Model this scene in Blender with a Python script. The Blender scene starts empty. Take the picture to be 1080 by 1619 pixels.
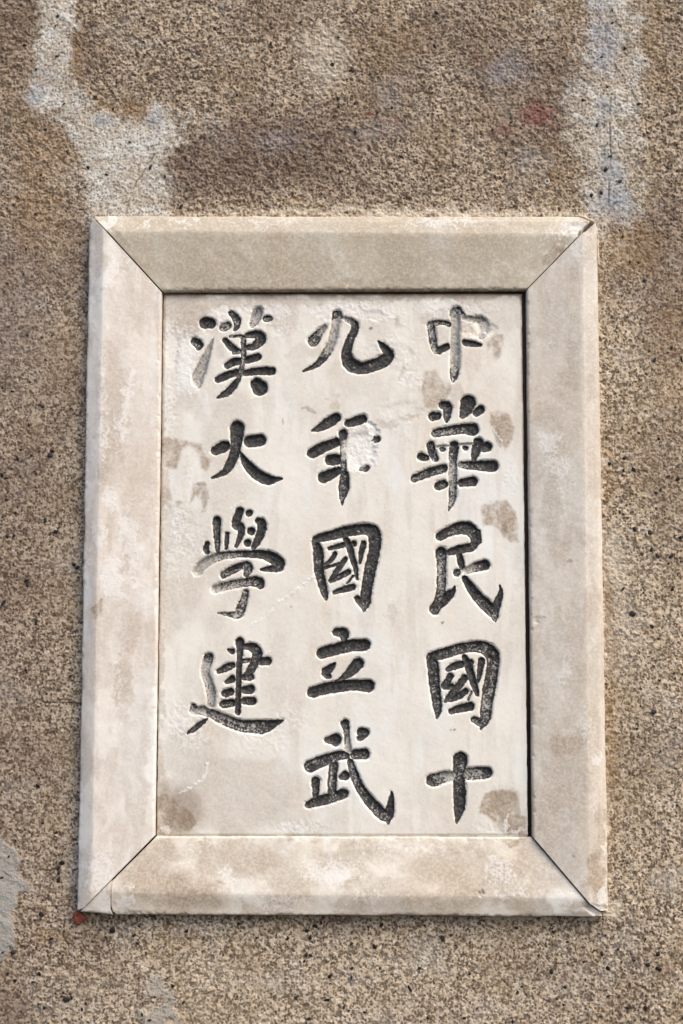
import bpy, math
import numpy as np
from mathutils import Vector

# ------------------------------------------------------------------ camera, world, sun, exposure
S = 0.00075                      # metres per unit; one unit is about one photo pixel on the wall
F = 2250.0                       # focal length in photo pixels
TH = math.radians(7.0)           # the camera looks up a little
CX, CY, Z0 = 540.0, 809.5, 1.50  # picture centre, and its height above the pavement
st, ct = math.sin(TH), math.cos(TH)
CAM = (CX, CY + F*st, F*ct)      # (u right, v down, h out of the wall)

def world(u, v, h):
    return np.stack([(np.asarray(u)-CX)*S, -np.asarray(h, dtype=float)*S + 0*np.asarray(u), Z0-(np.asarray(v)-CY)*S], -1)

sc = bpy.context.scene
COL = sc.collection
cd = bpy.data.cameras.new('camera'); cam = bpy.data.objects.new('camera', cd); COL.objects.link(cam)
cam.location = Vector(world(*CAM)); cam.rotation_euler = (math.pi/2+TH, 0, 0)
cd.sensor_fit = 'VERTICAL'; cd.sensor_height = 36.0; cd.lens = 36.0*F/1619.0
cd.clip_start = 0.01; cd.clip_end = 200.0
sc.camera = cam

SUN_EL, SUN_AZ = math.radians(50), math.radians(48)     # high, to the right of the wall's normal
wd = bpy.data.worlds.new('World'); sc.world = wd; wd.use_nodes = True
nt = wd.node_tree; bg = nt.nodes['Background']
sky = nt.nodes.new('ShaderNodeTexSky'); sky.sky_type = 'NISHITA'; sky.sun_disc = False
sky.sun_elevation = SUN_EL; sky.sun_rotation = math.pi - SUN_AZ
sky.air_density = 1.0; sky.dust_density = 4.0; sky.ozone_density = 0.6
nt.links.new(sky.outputs[0], bg.inputs[0]); bg.inputs[1].default_value = 0.15
sl = bpy.data.lights.new('sun', 'SUN'); so = bpy.data.objects.new('sun', sl); COL.objects.link(so)
sl.energy = 0.9; sl.angle = math.radians(48); sl.color = (1.0, 0.93, 0.79)
sdir = Vector((math.sin(SUN_AZ)*math.cos(SUN_EL), -math.cos(SUN_AZ)*math.cos(SUN_EL), math.sin(SUN_EL)))
so.rotation_euler = sdir.to_track_quat('Z', 'Y').to_euler()
so.location = (3, -4, 6)
sc.view_settings.view_transform = 'Standard'; sc.view_settings.look = 'None'
sc.view_settings.exposure = 0.73; sc.view_settings.gamma = 1.0

# ------------------------------------------------------------------ helpers
rng = np.random.default_rng(7)

def uv_of(px, py, h=0.0):
    """point of the plane at height h over the wall that is seen at photo pixel (px, py)"""
    px = np.asarray(px, float); py = np.asarray(py, float)
    a = (px-CX)/F; b = (py-CY)/F
    dv = -st + b*ct; dh = -ct - b*st
    k = (h-CAM[2])/dh
    return CAM[0]+k*a, CAM[1]+k*dv

def smooth(a, b, x):
    t = np.clip((x-a)/(b-a), 0, 1); return t*t*(3-2*t)

def hash2(ix, iy, seed):
    n = (ix.astype(np.int64)*374761393 + iy.astype(np.int64)*668265263 + seed*1442695041) & 0xffffffff
    n = ((n ^ (n >> 13))*1274126177) & 0xffffffff
    n = ((n ^ (n >> 15))*2246822519) & 0xffffffff
    n = n ^ (n >> 16)
    return (n & 0xffffff)/float(0xffffff)

def vnoise(x, y, seed):
    ix = np.floor(x); iy = np.floor(y); fx = x-ix; fy = y-iy
    fx = fx*fx*fx*(fx*(6*fx-15)+10); fy = fy*fy*fy*(fy*(6*fy-15)+10)
    a = hash2(ix, iy, seed); b = hash2(ix+1, iy, seed); c = hash2(ix, iy+1, seed); d = hash2(ix+1, iy+1, seed)
    return (a+(b-a)*fx)*(1-fy) + (c+(d-c)*fx)*fy

def fbm(u, v, scale, octs=4, seed=0, gain=0.5):
    """0..1, average 0.5"""
    t = 0; amp = 1; tot = 0; f = 1.0/scale
    for o in range(octs):
        ca, sa = math.cos(0.7*o+0.3), math.sin(0.7*o+0.3)
        t = t + amp*vnoise((u*ca-v*sa)*f+17.3*o, (u*sa+v*ca)*f-9.1*o, seed*31+o)
        tot += amp; amp *= gain; f *= 2.03
    return t/tot

def worley(u, v, cell, seed):
    x = u/cell; y = v/cell; ix = np.floor(x); iy = np.floor(y)
    f1 = np.full(x.shape, 9.0); f2 = np.full(x.shape, 9.0); cid = np.zeros(x.shape)
    for dx in (-1, 0, 1):
        for dy in (-1, 0, 1):
            jx = ix+dx; jy = iy+dy
            d = np.hypot(jx+0.1+0.8*hash2(jx, jy, seed)-x, jy+0.1+0.8*hash2(jx, jy, seed+1)-y)
            r = hash2(jx, jy, seed+2)
            near = d < f1
            f2 = np.where(near, f1, np.minimum(f2, d)); cid = np.where(near, r, cid); f1 = np.where(near, d, f1)
    return f1, f2, cid

def blobs(u, v, lst, h, warp=10.0, wscale=22.0, seed=50, soft=0.45):
    """soft, ragged patches; lst holds (px, py, rx, ry, degrees, strength) in photo pixels"""
    wu = u + warp*2*(fbm(u, v, wscale, 4, seed)-0.5); wv = v + warp*2*(fbm(u, v, wscale, 4, seed+1)-0.5)
    out = np.zeros(u.shape)
    for (px, py, rx, ry, deg, k) in lst:
        cu, cv = uv_of(px, py, h); a = math.radians(deg)
        ex = ((wu-cu)*math.cos(a)+(wv-cv)*math.sin(a))/rx; ey = (-(wu-cu)*math.sin(a)+(wv-cv)*math.cos(a))/ry
        out = np.maximum(out, k*(1-smooth(1-soft, 1+soft, np.hypot(ex, ey))))
    return out

def poly_sdf(u, v, pts):
    """signed distance, negative inside"""
    d = np.full(u.shape, 1e9); inside = np.zeros(u.shape, bool); n = len(pts)
    for i in range(n):
        ax, ay = pts[i]; bx, by = pts[(i+1) % n]
        ex, ey = bx-ax, by-ay
        t = np.clip(((u-ax)*ex+(v-ay)*ey)/(ex*ex+ey*ey+1e-9), 0, 1)
        d = np.minimum(d, np.hypot(u-ax-t*ex, v-ay-t*ey))
        c = ((ay > v) != (by > v)) & (u < (bx-ax)*(v-ay)/(by-ay+1e-12)+ax)
        inside ^= c
    return np.where(inside, -d, d)

def line_dist(u, v, pts):
    d = np.full(u.shape, 1e9)
    for (ax, ay), (bx, by) in zip(pts[:-1], pts[1:]):
        ex, ey = bx-ax, by-ay
        t = np.clip(((u-ax)*ex+(v-ay)*ey)/(ex*ex+ey*ey+1e-9), 0, 1)
        d = np.minimum(d, np.hypot(u-ax-t*ex, v-ay-t*ey))
    return d

def px_pts(pts, h):
    return [tuple(float(c) for c in uv_of(x, y, h)) for x, y in pts]

def make_mesh(name, co, quads, mat, parent=None, attrs=None, smooth_shade=True):
    """links the quads as ONE mesh object, keeping only the vertices they use"""
    used = np.unique(quads); remap = np.full(len(co), -1, np.int64); remap[used] = np.arange(len(used))
    q = remap[quads].astype(np.int32); c = co[used].astype(np.float32)
    me = bpy.data.meshes.new(name)
    me.vertices.add(len(c)); me.vertices.foreach_set('co', c.ravel())
    me.loops.add(q.size); me.loops.foreach_set('vertex_index', q.ravel())
    me.polygons.add(len(q)); me.polygons.foreach_set('loop_start', np.arange(0, q.size, q.shape[1], dtype=np.int32))
    me.polygons.foreach_set('use_smooth', np.full(len(q), smooth_shade, dtype=bool))
    for k, a in (attrs or {}).items():
        at = me.attributes.new(k, 'FLOAT', 'POINT'); at.data.foreach_set('value', a[used].astype(np.float32))
    me.update(calc_edges=True); me.validate()
    me.materials.append(mat)
    o = bpy.data.objects.new(name, me); COL.objects.link(o)
    if parent: o.parent = parent
    return o

def grid_quads(nr, nc):
    i = np.arange(nr*nc).reshape(nr, nc)
    return np.stack([i[:-1, :-1], i[1:, :-1], i[1:, 1:], i[:-1, 1:]], -1)   # (nr-1, nc-1, 4)

def skirt(co, nr, nc, h):
    """extra vertices and quads that close a grid's border down to height h over the wall"""
    i = np.arange(nr*nc).reshape(nr, nc)
    ring = np.concatenate([i[0, :-1], i[:-1, -1], i[-1, :0:-1], i[:0:-1, 0]])
    low = co[ring].copy(); low[:, 1] = -h*S
    base = len(co); n = len(ring); j = np.arange(n); k = (j+1) % n
    q = np.stack([ring[j], ring[k], base+k, base+j], -1)
    return low, q

def empty(name, loc, label, cat):
    o = bpy.data.objects.new(name, None); COL.objects.link(o); o.location = loc
    o['label'] = label; o['category'] = cat; o.empty_display_size = 0.05
    return o

# ------------------------------------------------------------------ material helpers
def new_mat(name):
    m = bpy.data.materials.new(name); m.use_nodes = True
    return m, m.node_tree, m.node_tree.nodes['Principled BSDF']

def N(nt, kind, **kw):
    n = nt.nodes.new(kind)
    for k, v in kw.items(): setattr(n, k, v)
    return n

def attr(nt, name): return N(nt, 'ShaderNodeAttribute', attribute_name=name).outputs['Fac']

def noise(nt, scale, detail=4, rough=0.55, stretch=None, seed=0.0):
    tc = N(nt, 'ShaderNodeTexCoord'); mp = N(nt, 'ShaderNodeMapping')
    mp.inputs['Location'].default_value = (seed, seed*0.7, seed*1.3)
    if stretch: mp.inputs['Scale'].default_value = stretch
    n = N(nt, 'ShaderNodeTexNoise'); n.inputs['Scale'].default_value = scale
    n.inputs['Detail'].default_value = detail; n.inputs['Roughness'].default_value = rough
    nt.links.new(tc.outputs['Object'], mp.inputs['Vector']); nt.links.new(mp.outputs[0], n.inputs['Vector'])
    return n.outputs['Fac']

def mix(nt, fac, a, b, mode='MIX'):
    n = N(nt, 'ShaderNodeMix', data_type='RGBA', blend_type=mode)
    for sock, v in ((n.inputs[0], fac), (n.inputs[6], a), (n.inputs[7], b)):
        if isinstance(v, bpy.types.NodeSocket): nt.links.new(v, sock)
        elif isinstance(v, (int, float)): sock.default_value = v
        else: sock.default_value = (*v, 1.0)
    return n.outputs[2]

def mth(nt, op, a, b=0.0, c=None, clamp=False):
    n = N(nt, 'ShaderNodeMath', operation=op, use_clamp=clamp)
    for i, v in enumerate((a, b, c)):
        if v is None: continue
        if isinstance(v, bpy.types.NodeSocket): nt.links.new(v, n.inputs[i])
        else: n.inputs[i].default_value = v
    return n.outputs[0]

def ramp(nt, fac, lo, hi):
    n = N(nt, 'ShaderNodeMapRange', interpolation_type='SMOOTHSTEP')
    nt.links.new(fac, n.inputs[0])
    for i, v in ((1, lo), (2, hi)):
        if isinstance(v, bpy.types.NodeSocket): nt.links.new(v, n.inputs[i])
        else: n.inputs[i].default_value = v
    return n.outputs[0]

def cramp(nt, fac, stops):
    n = N(nt, 'ShaderNodeValToRGB'); e = n.color_ramp.elements
    while len(e) < len(stops): e.new(0.5)
    for el, (p, c) in zip(e, stops): el.position = p; el.color = (*c, 1)
    nt.links.new(fac, n.inputs[0]); return n.outputs[0]

def bump(nt, bsdf, h, strength, dist):
    b = N(nt, 'ShaderNodeBump'); b.inputs['Strength'].default_value = strength; b.inputs['Distance'].default_value = dist
    nt.links.new(h, b.inputs['Height']); nt.links.new(b.outputs[0], bsdf.inputs['Normal'])

def wall_material():
    m, nt, B = new_mat('granolithic_render')
    g = attr(nt, 'grain'); tone = attr(nt, 'tone'); cem = attr(nt, 'cement'); dk = attr(nt, 'grime'); wm = attr(nt, 'rust')
    red = attr(nt, 'red'); blue = attr(nt, 'blue'); smear = attr(nt, 'smear'); pale = attr(nt, 'pale'); crack = attr(nt, 'crack')
    fine = noise(nt, 420, 4, 0.65, seed=3); mid = noise(nt, 38, 5, 0.6, seed=8)
    tc = N(nt, 'ShaderNodeTexCoord'); vo = N(nt, 'ShaderNodeTexVoronoi'); vo.inputs['Scale'].default_value = 295
    nz = noise(nt, 340, 3, 0.6, seed=14)
    wv = N(nt, 'ShaderNodeVectorMath', operation='MULTIPLY_ADD'); wv.inputs[1].default_value = (0.004, 0.004, 0.004)
    nt.links.new(nz, wv.inputs[0]); nt.links.new(tc.outputs['Object'], wv.inputs[2]); nt.links.new(wv.outputs[0], vo.inputs['Vector'])
    sep = N(nt, 'ShaderNodeSeparateColor'); nt.links.new(vo.outputs['Color'], sep.inputs[0])
    dark = mth(nt, 'MULTIPLY', ramp(nt, mth(nt, 'ADD', vo.outputs['Distance'], mth(nt, 'MULTIPLY', mth(nt, 'SUBTRACT', nz, 0.5), 0.9)), 0.62, 0.18), ramp(nt, sep.outputs[0], 0.02, 0.45))
    g = mth(nt, 'ADD', mth(nt, 'MULTIPLY', dark, 0.80), mth(nt, 'MULTIPLY', g, 0.62), clamp=True)
    tone = mth(nt, 'ADD', mth(nt, 'MULTIPLY', tone, 0.45), mth(nt, 'MULTIPLY', sep.outputs[1], 0.55))
    matrix = mix(nt, fine, (0.38, 0.286, 0.192), (0.81, 0.682, 0.525))
    gcol = cramp(nt, tone, [(0.0, (0.018, 0.013, 0.009)), (0.3, (0.065, 0.046, 0.030)), (0.7, (0.155, 0.113, 0.074)), (1.0, (0.36, 0.285, 0.195))])
    c = mix(nt, ramp(nt, mth(nt, 'ADD', g, mth(nt, 'MULTIPLY', mth(nt, 'SUBTRACT', fine, 0.5), 0.5)), 0.0, 0.85), matrix, gcol)
    c = mix(nt, mth(nt, 'MULTIPLY', attr(nt, 'speckle'), 0.75), c, (0.82, 0.75, 0.65))
    c = mix(nt, mth(nt, 'MULTIPLY', ramp(nt, noise(nt, 150, 4, 0.6, seed=17), 0.48, 0.7), 0.4), c, (0.32, 0.215, 0.115))
    c = mix(nt, mth(nt, 'MULTIPLY', ramp(nt, noise(nt, 14, 6, 0.6, seed=19), 0.48, 0.66), 0.32), c, (0.27, 0.19, 0.10))
    c = mix(nt, mth(nt, 'MULTIPLY', ramp(nt, noise(nt, 17, 6, 0.65, seed=29), 0.52, 0.68), 0.30), c, (0.50, 0.47, 0.43))
    # weathering
    c = mix(nt, mth(nt, 'MULTIPLY', dk, 0.9), c, mix(nt, 0.70, c, (0.098, 0.058, 0.048)))
    c = mix(nt, mth(nt, 'MULTIPLY', wm, 0.62), c, (0.30, 0.185, 0.085))
    pl = ramp(nt, mth(nt, 'ADD', pale, mth(nt, 'MULTIPLY', mid, 0.25)), 0.25, 1.05)
    c = mix(nt, mth(nt, 'MULTIPLY', pl, 0.75), c, mix(nt, fine, (0.55, 0.46, 0.35), (0.80, 0.72, 0.60)))
    bl = mth(nt, 'MULTIPLY', blue, ramp(nt, mid, 0.3, 0.62))
    ccol = mix(nt, bl, mix(nt, ramp(nt, mid, 0.4, 0.62), mix(nt, fine, (0.50, 0.44, 0.36), (0.66, 0.60, 0.51)), mix(nt, fine, (0.60, 0.575, 0.52), (0.78, 0.755, 0.70))), (0.36, 0.38, 0.405))
    ccol = mix(nt, mth(nt, 'MULTIPLY', g, 0.74), ccol, gcol)
    c = mix(nt, ramp(nt, mth(nt, 'ADD', cem, mth(nt, 'MULTIPLY', mth(nt, 'SUBTRACT', mid, 0.5), 1.2)), 0.05, 0.85), c, ccol)
    c = mix(nt, mth(nt, 'MULTIPLY', blue, 0.29), c, mix(nt, mid, (0.33, 0.345, 0.40), (0.50, 0.51, 0.55)))
    c = mix(nt, mth(nt, 'MULTIPLY', red, 0.62), c, (0.20, 0.05, 0.05))
    c = mix(nt, smear, c, mix(nt, noise(nt, 90, 5, 0.6, (1, 1, 0.35), 4), (0.24, 0.23, 0.205), (0.47, 0.455, 0.42)))
    c = mix(nt, crack, c, (0.03, 0.022, 0.016))
    nt.links.new(c, B.inputs['Base Color']); B.inputs['Roughness'].default_value = 0.92
    B.inputs['Specular IOR Level'].default_value = 0.25
    bump(nt, B, mth(nt, 'SUBTRACT', noise(nt, 700, 3, 0.6, seed=1), mth(nt, 'MULTIPLY', dark, 0.5)), 0.6, 0.0012)
    return m

def marble_material(name, light, warm, rough=0.5, pale=(0.68, 0.675, 0.65), warm2=(0.60, 0.50, 0.405)):
    m, nt, B = new_mat(name)
    tan = attr(nt, 'tan'); wh = attr(nt, 'scuff'); dirt_shade = attr(nt, 'dirt_shade'); paint = attr(nt, 'paint'); groove = attr(nt, 'groove')
    streak = noise(nt, 26, 5, 0.55, (1.0, 1.0, 0.16), 2); cloud = noise(nt, 11, 6, 0.6, (1, 1, 0.6), 9)
    fine = noise(nt, 300, 5, 0.65, seed=5); speck = noise(nt, 700, 2, 0.5, seed=6); mid = noise(nt, 70, 5, 0.6, seed=12)
    base = mix(nt, ramp(nt, mth(nt, 'ADD', mth(nt, 'MULTIPLY', streak, 0.55), mth(nt, 'MULTIPLY', cloud, 0.45)), 0.38, 0.62), light, warm)
    base = mix(nt, mth(nt, 'MULTIPLY', ramp(nt, noise(nt, 18, 4, 0.55, (1.0, 1.0, 0.3), 31), 0.50, 0.66), 0.8), base, pale)
    base = mix(nt, mth(nt, 'MULTIPLY', ramp(nt, noise(nt, 9, 6, 0.65, (1.0, 1.0, 0.7), 41), 0.52, 0.68), 0.5), base, warm2)
    vein = mth(nt, 'ABSOLUTE', mth(nt, 'SUBTRACT', noise(nt, 7, 7, 0.62, (1.0, 1.0, 0.8), 51), 0.5))
    base = mix(nt, mth(nt, 'MULTIPLY', ramp(nt, vein, 0.012, 0.0), 0.3), base, (0.84, 0.82, 0.79))
    base = mix(nt, mth(nt, 'MULTIPLY', ramp(nt, fine, 0.42, 0.7), 0.34), base, (0.86, 0.83, 0.78))
    base = mix(nt, mth(nt, 'MULTIPLY', ramp(nt, fine, 0.46, 0.30), 0.06), base, (0.52, 0.44, 0.35))
    base = mix(nt, mth(nt, 'MULTIPLY', ramp(nt, noise(nt, 95, 5, 0.7, (1.0, 1.0, 0.12), 61), 0.58, 0.70), 0.22), base, (0.84, 0.81, 0.76))
    base = mix(nt, mth(nt, 'MULTIPLY', ramp(nt, noise(nt, 60, 5, 0.7, (1.0, 1.0, 0.2), 71), 0.58, 0.70), 0.08), base, (0.45, 0.36, 0.27))
    tb = mth(nt, 'MULTIPLY', tan, mth(nt, 'ADD', 0.72, mth(nt, 'MULTIPLY', mid, 0.5)), clamp=True)
    base = mix(nt, mth(nt, 'MULTIPLY', tb, 0.92, clamp=True), base, mix(nt, ramp(nt, fine, 0.34, 0.64), (0.315, 0.24, 0.175), (0.51, 0.415, 0.32)))
    dd = mth(nt, 'MULTIPLY', dirt_shade, mth(nt, 'ADD', 0.5, mid), clamp=True)
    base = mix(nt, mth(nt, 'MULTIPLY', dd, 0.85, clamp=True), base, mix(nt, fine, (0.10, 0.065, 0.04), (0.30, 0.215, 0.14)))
    wf = mth(nt, 'MULTIPLY', ramp(nt, mth(nt, 'ADD', wh, mth(nt, 'MULTIPLY', mth(nt, 'SUBTRACT', fine, 0.5), 1.3)), 0.3, 0.62), ramp(nt, wh, 0.02, 0.2))
    base = mix(nt, mth(nt, 'MULTIPLY', wf, 0.55), base, (0.83, 0.815, 0.785))
    # fly specks and pin holes
    base = mix(nt, mth(nt, 'MULTIPLY', ramp(nt, speck, 0.71, 0.75), 0.6), base, (0.16, 0.12, 0.09))
    # worn stone with the cuts' shade painted in, then the remaining black paint
    base = mix(nt, mth(nt, 'MULTIPLY', groove, 0.85), base, mix(nt, ramp(nt, fine, 0.3, 0.7), (0.19, 0.175, 0.155), (0.50, 0.475, 0.44)))
    pn = mth(nt, 'ADD', mth(nt, 'MULTIPLY', noise(nt, 480, 4, 0.6, seed=21), 0.6), mth(nt, 'MULTIPLY', noise(nt, 150, 4, 0.6, seed=22), 0.4))
    thr = mth(nt, 'SUBTRACT', 0.672, mth(nt, 'MULTIPLY', paint, 0.35))
    pf = mth(nt, 'MULTIPLY', ramp(nt, pn, mth(nt, 'SUBTRACT', thr, 0.06), mth(nt, 'ADD', thr, 0.06)), ramp(nt, paint, 0.01, 0.06))
    base = mix(nt, mth(nt, 'MULTIPLY', pf, 0.92), base, mix(nt, ramp(nt, fine, 0.42, 0.66), (0.009, 0.008, 0.009), (0.05, 0.048, 0.05)))
    nt.links.new(base, B.inputs['Base Color'])
    r = mth(nt, 'ADD', rough, mth(nt, 'MULTIPLY', mth(nt, 'SUBTRACT', mid, 0.5), 0.35))
    nt.links.new(r, B.inputs['Roughness']); nt.links.new(mth(nt, 'SUBTRACT', 0.35, mth(nt, 'MULTIPLY', pf, 0.17)), B.inputs['Specular IOR Level'])
    bump(nt, B, mth(nt, 'ADD', mth(nt, 'MULTIPLY', fine, mth(nt, 'ADD', 0.4, mth(nt, 'MULTIPLY', wh, 1.3))), mth(nt, 'MULTIPLY', mid, 0.25)), 0.30, 0.0012)
    return m

def plain_material(name, a, b, scale, rough):
    m, nt, B = new_mat(name)
    n = noise(nt, scale, 5, 0.6)
    nt.links.new(mix(nt, n, a, b), B.inputs['Base Color']); B.inputs['Roughness'].default_value = rough
    bump(nt, B, n, 0.4, 0.001)
    return m

M_WALL = wall_material()
M_PANEL = marble_material('carved_marble', (0.82, 0.79, 0.72), (0.775, 0.72, 0.635), 0.36, (0.81, 0.82, 0.785), (0.72, 0.635, 0.53))
M_LEFT = marble_material('rosy_marble', (0.78, 0.745, 0.69), (0.715, 0.635, 0.56), 0.4, (0.78, 0.775, 0.75), (0.65, 0.54, 0.455))
M_TOP = marble_material('grey_tan_marble', (0.58, 0.52, 0.405), (0.53, 0.455, 0.34), 0.55, (0.58, 0.54, 0.455), (0.50, 0.41, 0.285))
M_RIGHT = marble_material('beige_marble', (0.67, 0.61, 0.525), (0.62, 0.535, 0.44), 0.42, (0.63, 0.59, 0.53), (0.56, 0.45, 0.335))
M_BOTTOM = marble_material('cream_marble', (0.76, 0.72, 0.64), (0.69, 0.61, 0.495), 0.46, (0.79, 0.775, 0.72), (0.60, 0.49, 0.36))
M_GRIT = plain_material('black_grit', (0.005, 0.004, 0.003), (0.018, 0.014, 0.011), 900, 0.7)
M_BED = plain_material('dirty_mortar', (0.03, 0.02, 0.013), (0.09, 0.06, 0.04), 300, 0.95)
M_RED = plain_material('dark_red_clay', (0.17, 0.035, 0.02), (0.30, 0.075, 0.04), 260, 0.75)
M_SHELL = plain_material('white_shell', (0.60, 0.54, 0.46), (0.78, 0.73, 0.66), 500, 0.6)
M_FILL = plain_material('cream_filler', (0.50, 0.40, 0.29), (0.72, 0.64, 0.52), 260, 0.85)

# ------------------------------------------------------------------ sizes of the plaque (heights in units above the wall)
H_PANEL, H_RIDGE, H_INNER, H_OUTER = 10.0, 29.0, 18.5, 18.0

# ------------------------------------------------------------------ the wall
def wall_axis(a, b, step, reach):
    fine = np.arange(a, b+step*0.5, step)
    out = [step]
    pos = [0.0]
    while pos[-1] < reach:
        out.append(out[-1]*1.06); pos.append(pos[-1]+out[-1])
    ext = np.array(pos[1:])
    return np.concatenate([fine[0]-ext[::-1], fine, fine[-1]+ext])

def build_wall():
    us = wall_axis(-25, 1105, 1.35, 900); vs = wall_axis(-95, 1690, 1.35, 900)
    nc, nr = len(us), len(vs)
    U, V = np.meshgrid(us, vs)
    # keep only what the plaque does not cover
    px0, py0 = uv_of(150, 370, 0); px1, py1 = uv_of(925, 1425, 0)
    hid = (U > px0+14) & (U < px1-14) & (V > py0+10) & (V < py1-10)
    # u,v to where the photograph shows the point (for the patches only)
    WU = U + 5.0*(fbm(U, V, 6.5, 3, 1)-0.5); WV = V + 5.0*(fbm(U, V, 6.5, 3, 2)-0.5)
    f1, f2, tone = worley(WU, WV, 5.2, 11)
    g1, g2, tone2 = worley(WU*1.0+3, WV, 4.0, 23); grit_n = fbm(U, V, 5.0, 2, 27, 0.6)
    ln = fbm(U, V, 120, 4, 5); mn = fbm(U, V, 34, 4, 6); sn = fbm(U, V, 6.5, 3, 7); xn = fbm(U, V, 3.2, 2, 8)
    P = lambda pts: px_pts(pts, 0)
    wob = 34*(fbm(U, V, 30, 5, 9)-0.5) + 20*(fbm(U, V, 9, 3, 10)-0.5)
    A = P([(62,-60),(112,-60),(112,60),(110,112),(138,172),(180,190),(238,196),(246,165),(292,182),(282,222),(264,258),(256,345),(142,345),(136,272),(118,212),(88,182),(48,168),(58,100)])
    Bp = P([(924,-60),(1016,-60),(1018,120),(1012,220),(1005,330),(975,362),(942,382),(930,340),(925,260),(905,205),(904,160),(922,130)])
    Cp = P([(-80,1300),(2,1322),(22,1345),(36,1385),(64,1412),(32,1420),(20,1440),(30,1490),(-2,1525),(-80,1560)])
    Dp = P([(222,1562),(255,1548),(286,1578),(292,1640),(204,1640)])
    cem = np.zeros(U.shape); sm = np.zeros(U.shape)
    sdA = poly_sdf(U, V, A)+wob; sdB = poly_sdf(U, V, Bp)+wob*1.1
    cem = np.maximum(0.84*smooth(22, -16, sdA)*(0.7+0.6*fbm(U, V, 24, 4, 62)), 0.58*smooth(30, -18, sdB)*(0.6+0.8*fbm(U, V, 24, 4, 63)))
    sdC = poly_sdf(U, V, Cp)+wob*0.6; sdD = poly_sdf(U, V, Dp)+wob*1.0
    smC = smooth(4, -4, sdC); smD = smooth(4, -4, sdD)*smooth(0.36, 0.5, fbm(U, V, 18, 4, 61)); sm = np.maximum(smC*(0.72+0.28*smooth(0.42, 0.55, fbm(U+V*0.6, (V-U*0.6)*3.0, 26, 4, 65))), 0.62*smD)
    # weathering masks
    top = smooth(520, 250, V)
    grime = 0.34*smooth(170, 30, U)*smooth(300, 500, V) + 0.26*top*smooth(0.30, 0.62, fbm(U, V, 150, 5, 13)) + 0.08*top + 0.30*smooth(0.45, 0.7, fbm(U, V, 90, 5, 14)) + 0.22*smooth(200, 60, U)
    grime = np.maximum(grime, blobs(U, V, [(430,240,190,62,-6,1.0),(320,255,80,60,0,1.0),(560,190,120,40,10,.6),(870,130,60,90,0,.8),(700,60,190,50,0,.7),(800,120,80,60,0,.8),(840,200,80,60,0,.7),
                (30,440,60,90,0,.8),(30,280,70,120,0,.55),(1050,420,50,150,0,.75),(1050,350,40,60,0,.8),(140,1480,60,24,-20,.7),(110,1440,40,40,0,.5),
                (55,620,60,90,0,.35),(60,880,80,260,0,.32),(1060,760,40,120,0,.4),(620,130,70,80,0,.55)], 0, 30, 60, 14, 0.6))
    rust = blobs(U, V, [(118,90,14,70,0,.7),(60,120,14,70,0,.5),(60,300,40,120,0,.55),(190,170,60,14,10,.7),(100,240,30,40,0,.55),(885,265,24,40,0,.45),(1030,80,40,90,0,.4),
                (1010,390,44,40,0,.75),(1060,560,26,130,0,.45),(962,740,8,60,0,.6),(962,980,8,110,0,.7),(966,1200,9,120,0,.6),(968,1130,8,60,0,.55),(620,70,60,40,0,.4),
                (100,560,40,60,0,.35),(1020,700,40,60,0,.3),(80,1480,26,8,20,.6)], 0, 16, 30, 15, 0.7)
    red = blobs(U, V, [(848,180,24,20,0,1.0),(800,205,14,10,0,.6),(583,180,6,5,0,.9),(625,190,4,6,0,.8),(607,212,5,4,0,.8),(757,100,10,8,0,.4),(868,200,40,8,0,.3),
                (1055,1532,4,7,0,.9),(873,1617,5,3,0,.9),(893,1541,3,3,0,.7)], 0, 8, 9, 16, 0.6)
    blue = blobs(U, V, [(802,112,34,22,0,.8),(600,205,50,16,-8,.6),(440,220,36,18,0,.6),(620,150,22,30,0,.45),(470,190,14,8,0,.3),(955,60,22,60,0,.95),(965,270,26,30,0,.7),(975,325,30,30,30,.95),
                (58,150,10,18,0,.8),(72,118,20,8,0,.5),(160,190,14,9,0,.8),(245,190,8,18,0,.7),(840,255,30,22,0,.45),(30,500,60,120,0,.25),(836,1480,8,6,0,.6),(955,175,6,22,0,.9),(560,1545,30,14,0,.3),
                (130,1600,30,20,0,.2),(985,990,24,60,0,.2)], 0, 14, 18, 17, 0.7)
    pale = blobs(U, V, [(205,270,46,62,0,.85),(210,240,26,30,0,.9),(80,118,20,14,0,.55),(510,85,46,60,0,.62),(490,30,50,40,0,.3),(958,728,9,10,0,1.0),(957,842,7,7,0,.8),(975,900,22,80,0,.55),(985,1000,40,100,0,.4),
                (960,1260,8,40,0,.5),(968,1440,16,10,0,.8),(620,335,330,7,0,.75),(205,335,60,7,0,.8),(975,150,30,60,0,.4),(1040,1010,60,400,0,.22),(540,1560,600,90,0,.25),(180,1478,6,5,0,1.0),(1035,985,6,8,0,.9),(818,1560,4,6,0,.8)],
                0, 14, 18, 18, 0.7)
    # relief
    rough = np.clip(0.44 + 0.30*top + 0.4*(ln-0.5), 0, 1.4)*(1-0.62*cem)*(1-0.85*sm)
    pit = smooth(0.06, 0.34, (f2-f1)*(0.75+0.5*sn)-0.12*(tone-0.5))*smooth(0.75, 0.45, f1)   # the aggregate grains, sunk in their cement
    live = (tone > 0.14)
    h = 3.0*(ln-0.5) + 1.4*(mn-0.5) + rough*(5.0*(sn-0.5) + 2.2*(xn-0.5)) - rough*1.3*pit*live
    prot = (tone > 0.86)
    h += rough*1.9*pit*prot
    h += cem*(1.0 + 1.1*(mn-0.5)) + sm*(1.6 + 1.2*(fbm(U*0.35+V*0.2, V, 10, 4, 71)-0.5))
    # joint down the right repair band, hair cracks, the ground against the frame
    wj = 6*(fbm(U, V, 25, 3, 33)-0.5)
    cr = np.zeros(U.shape)
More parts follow.
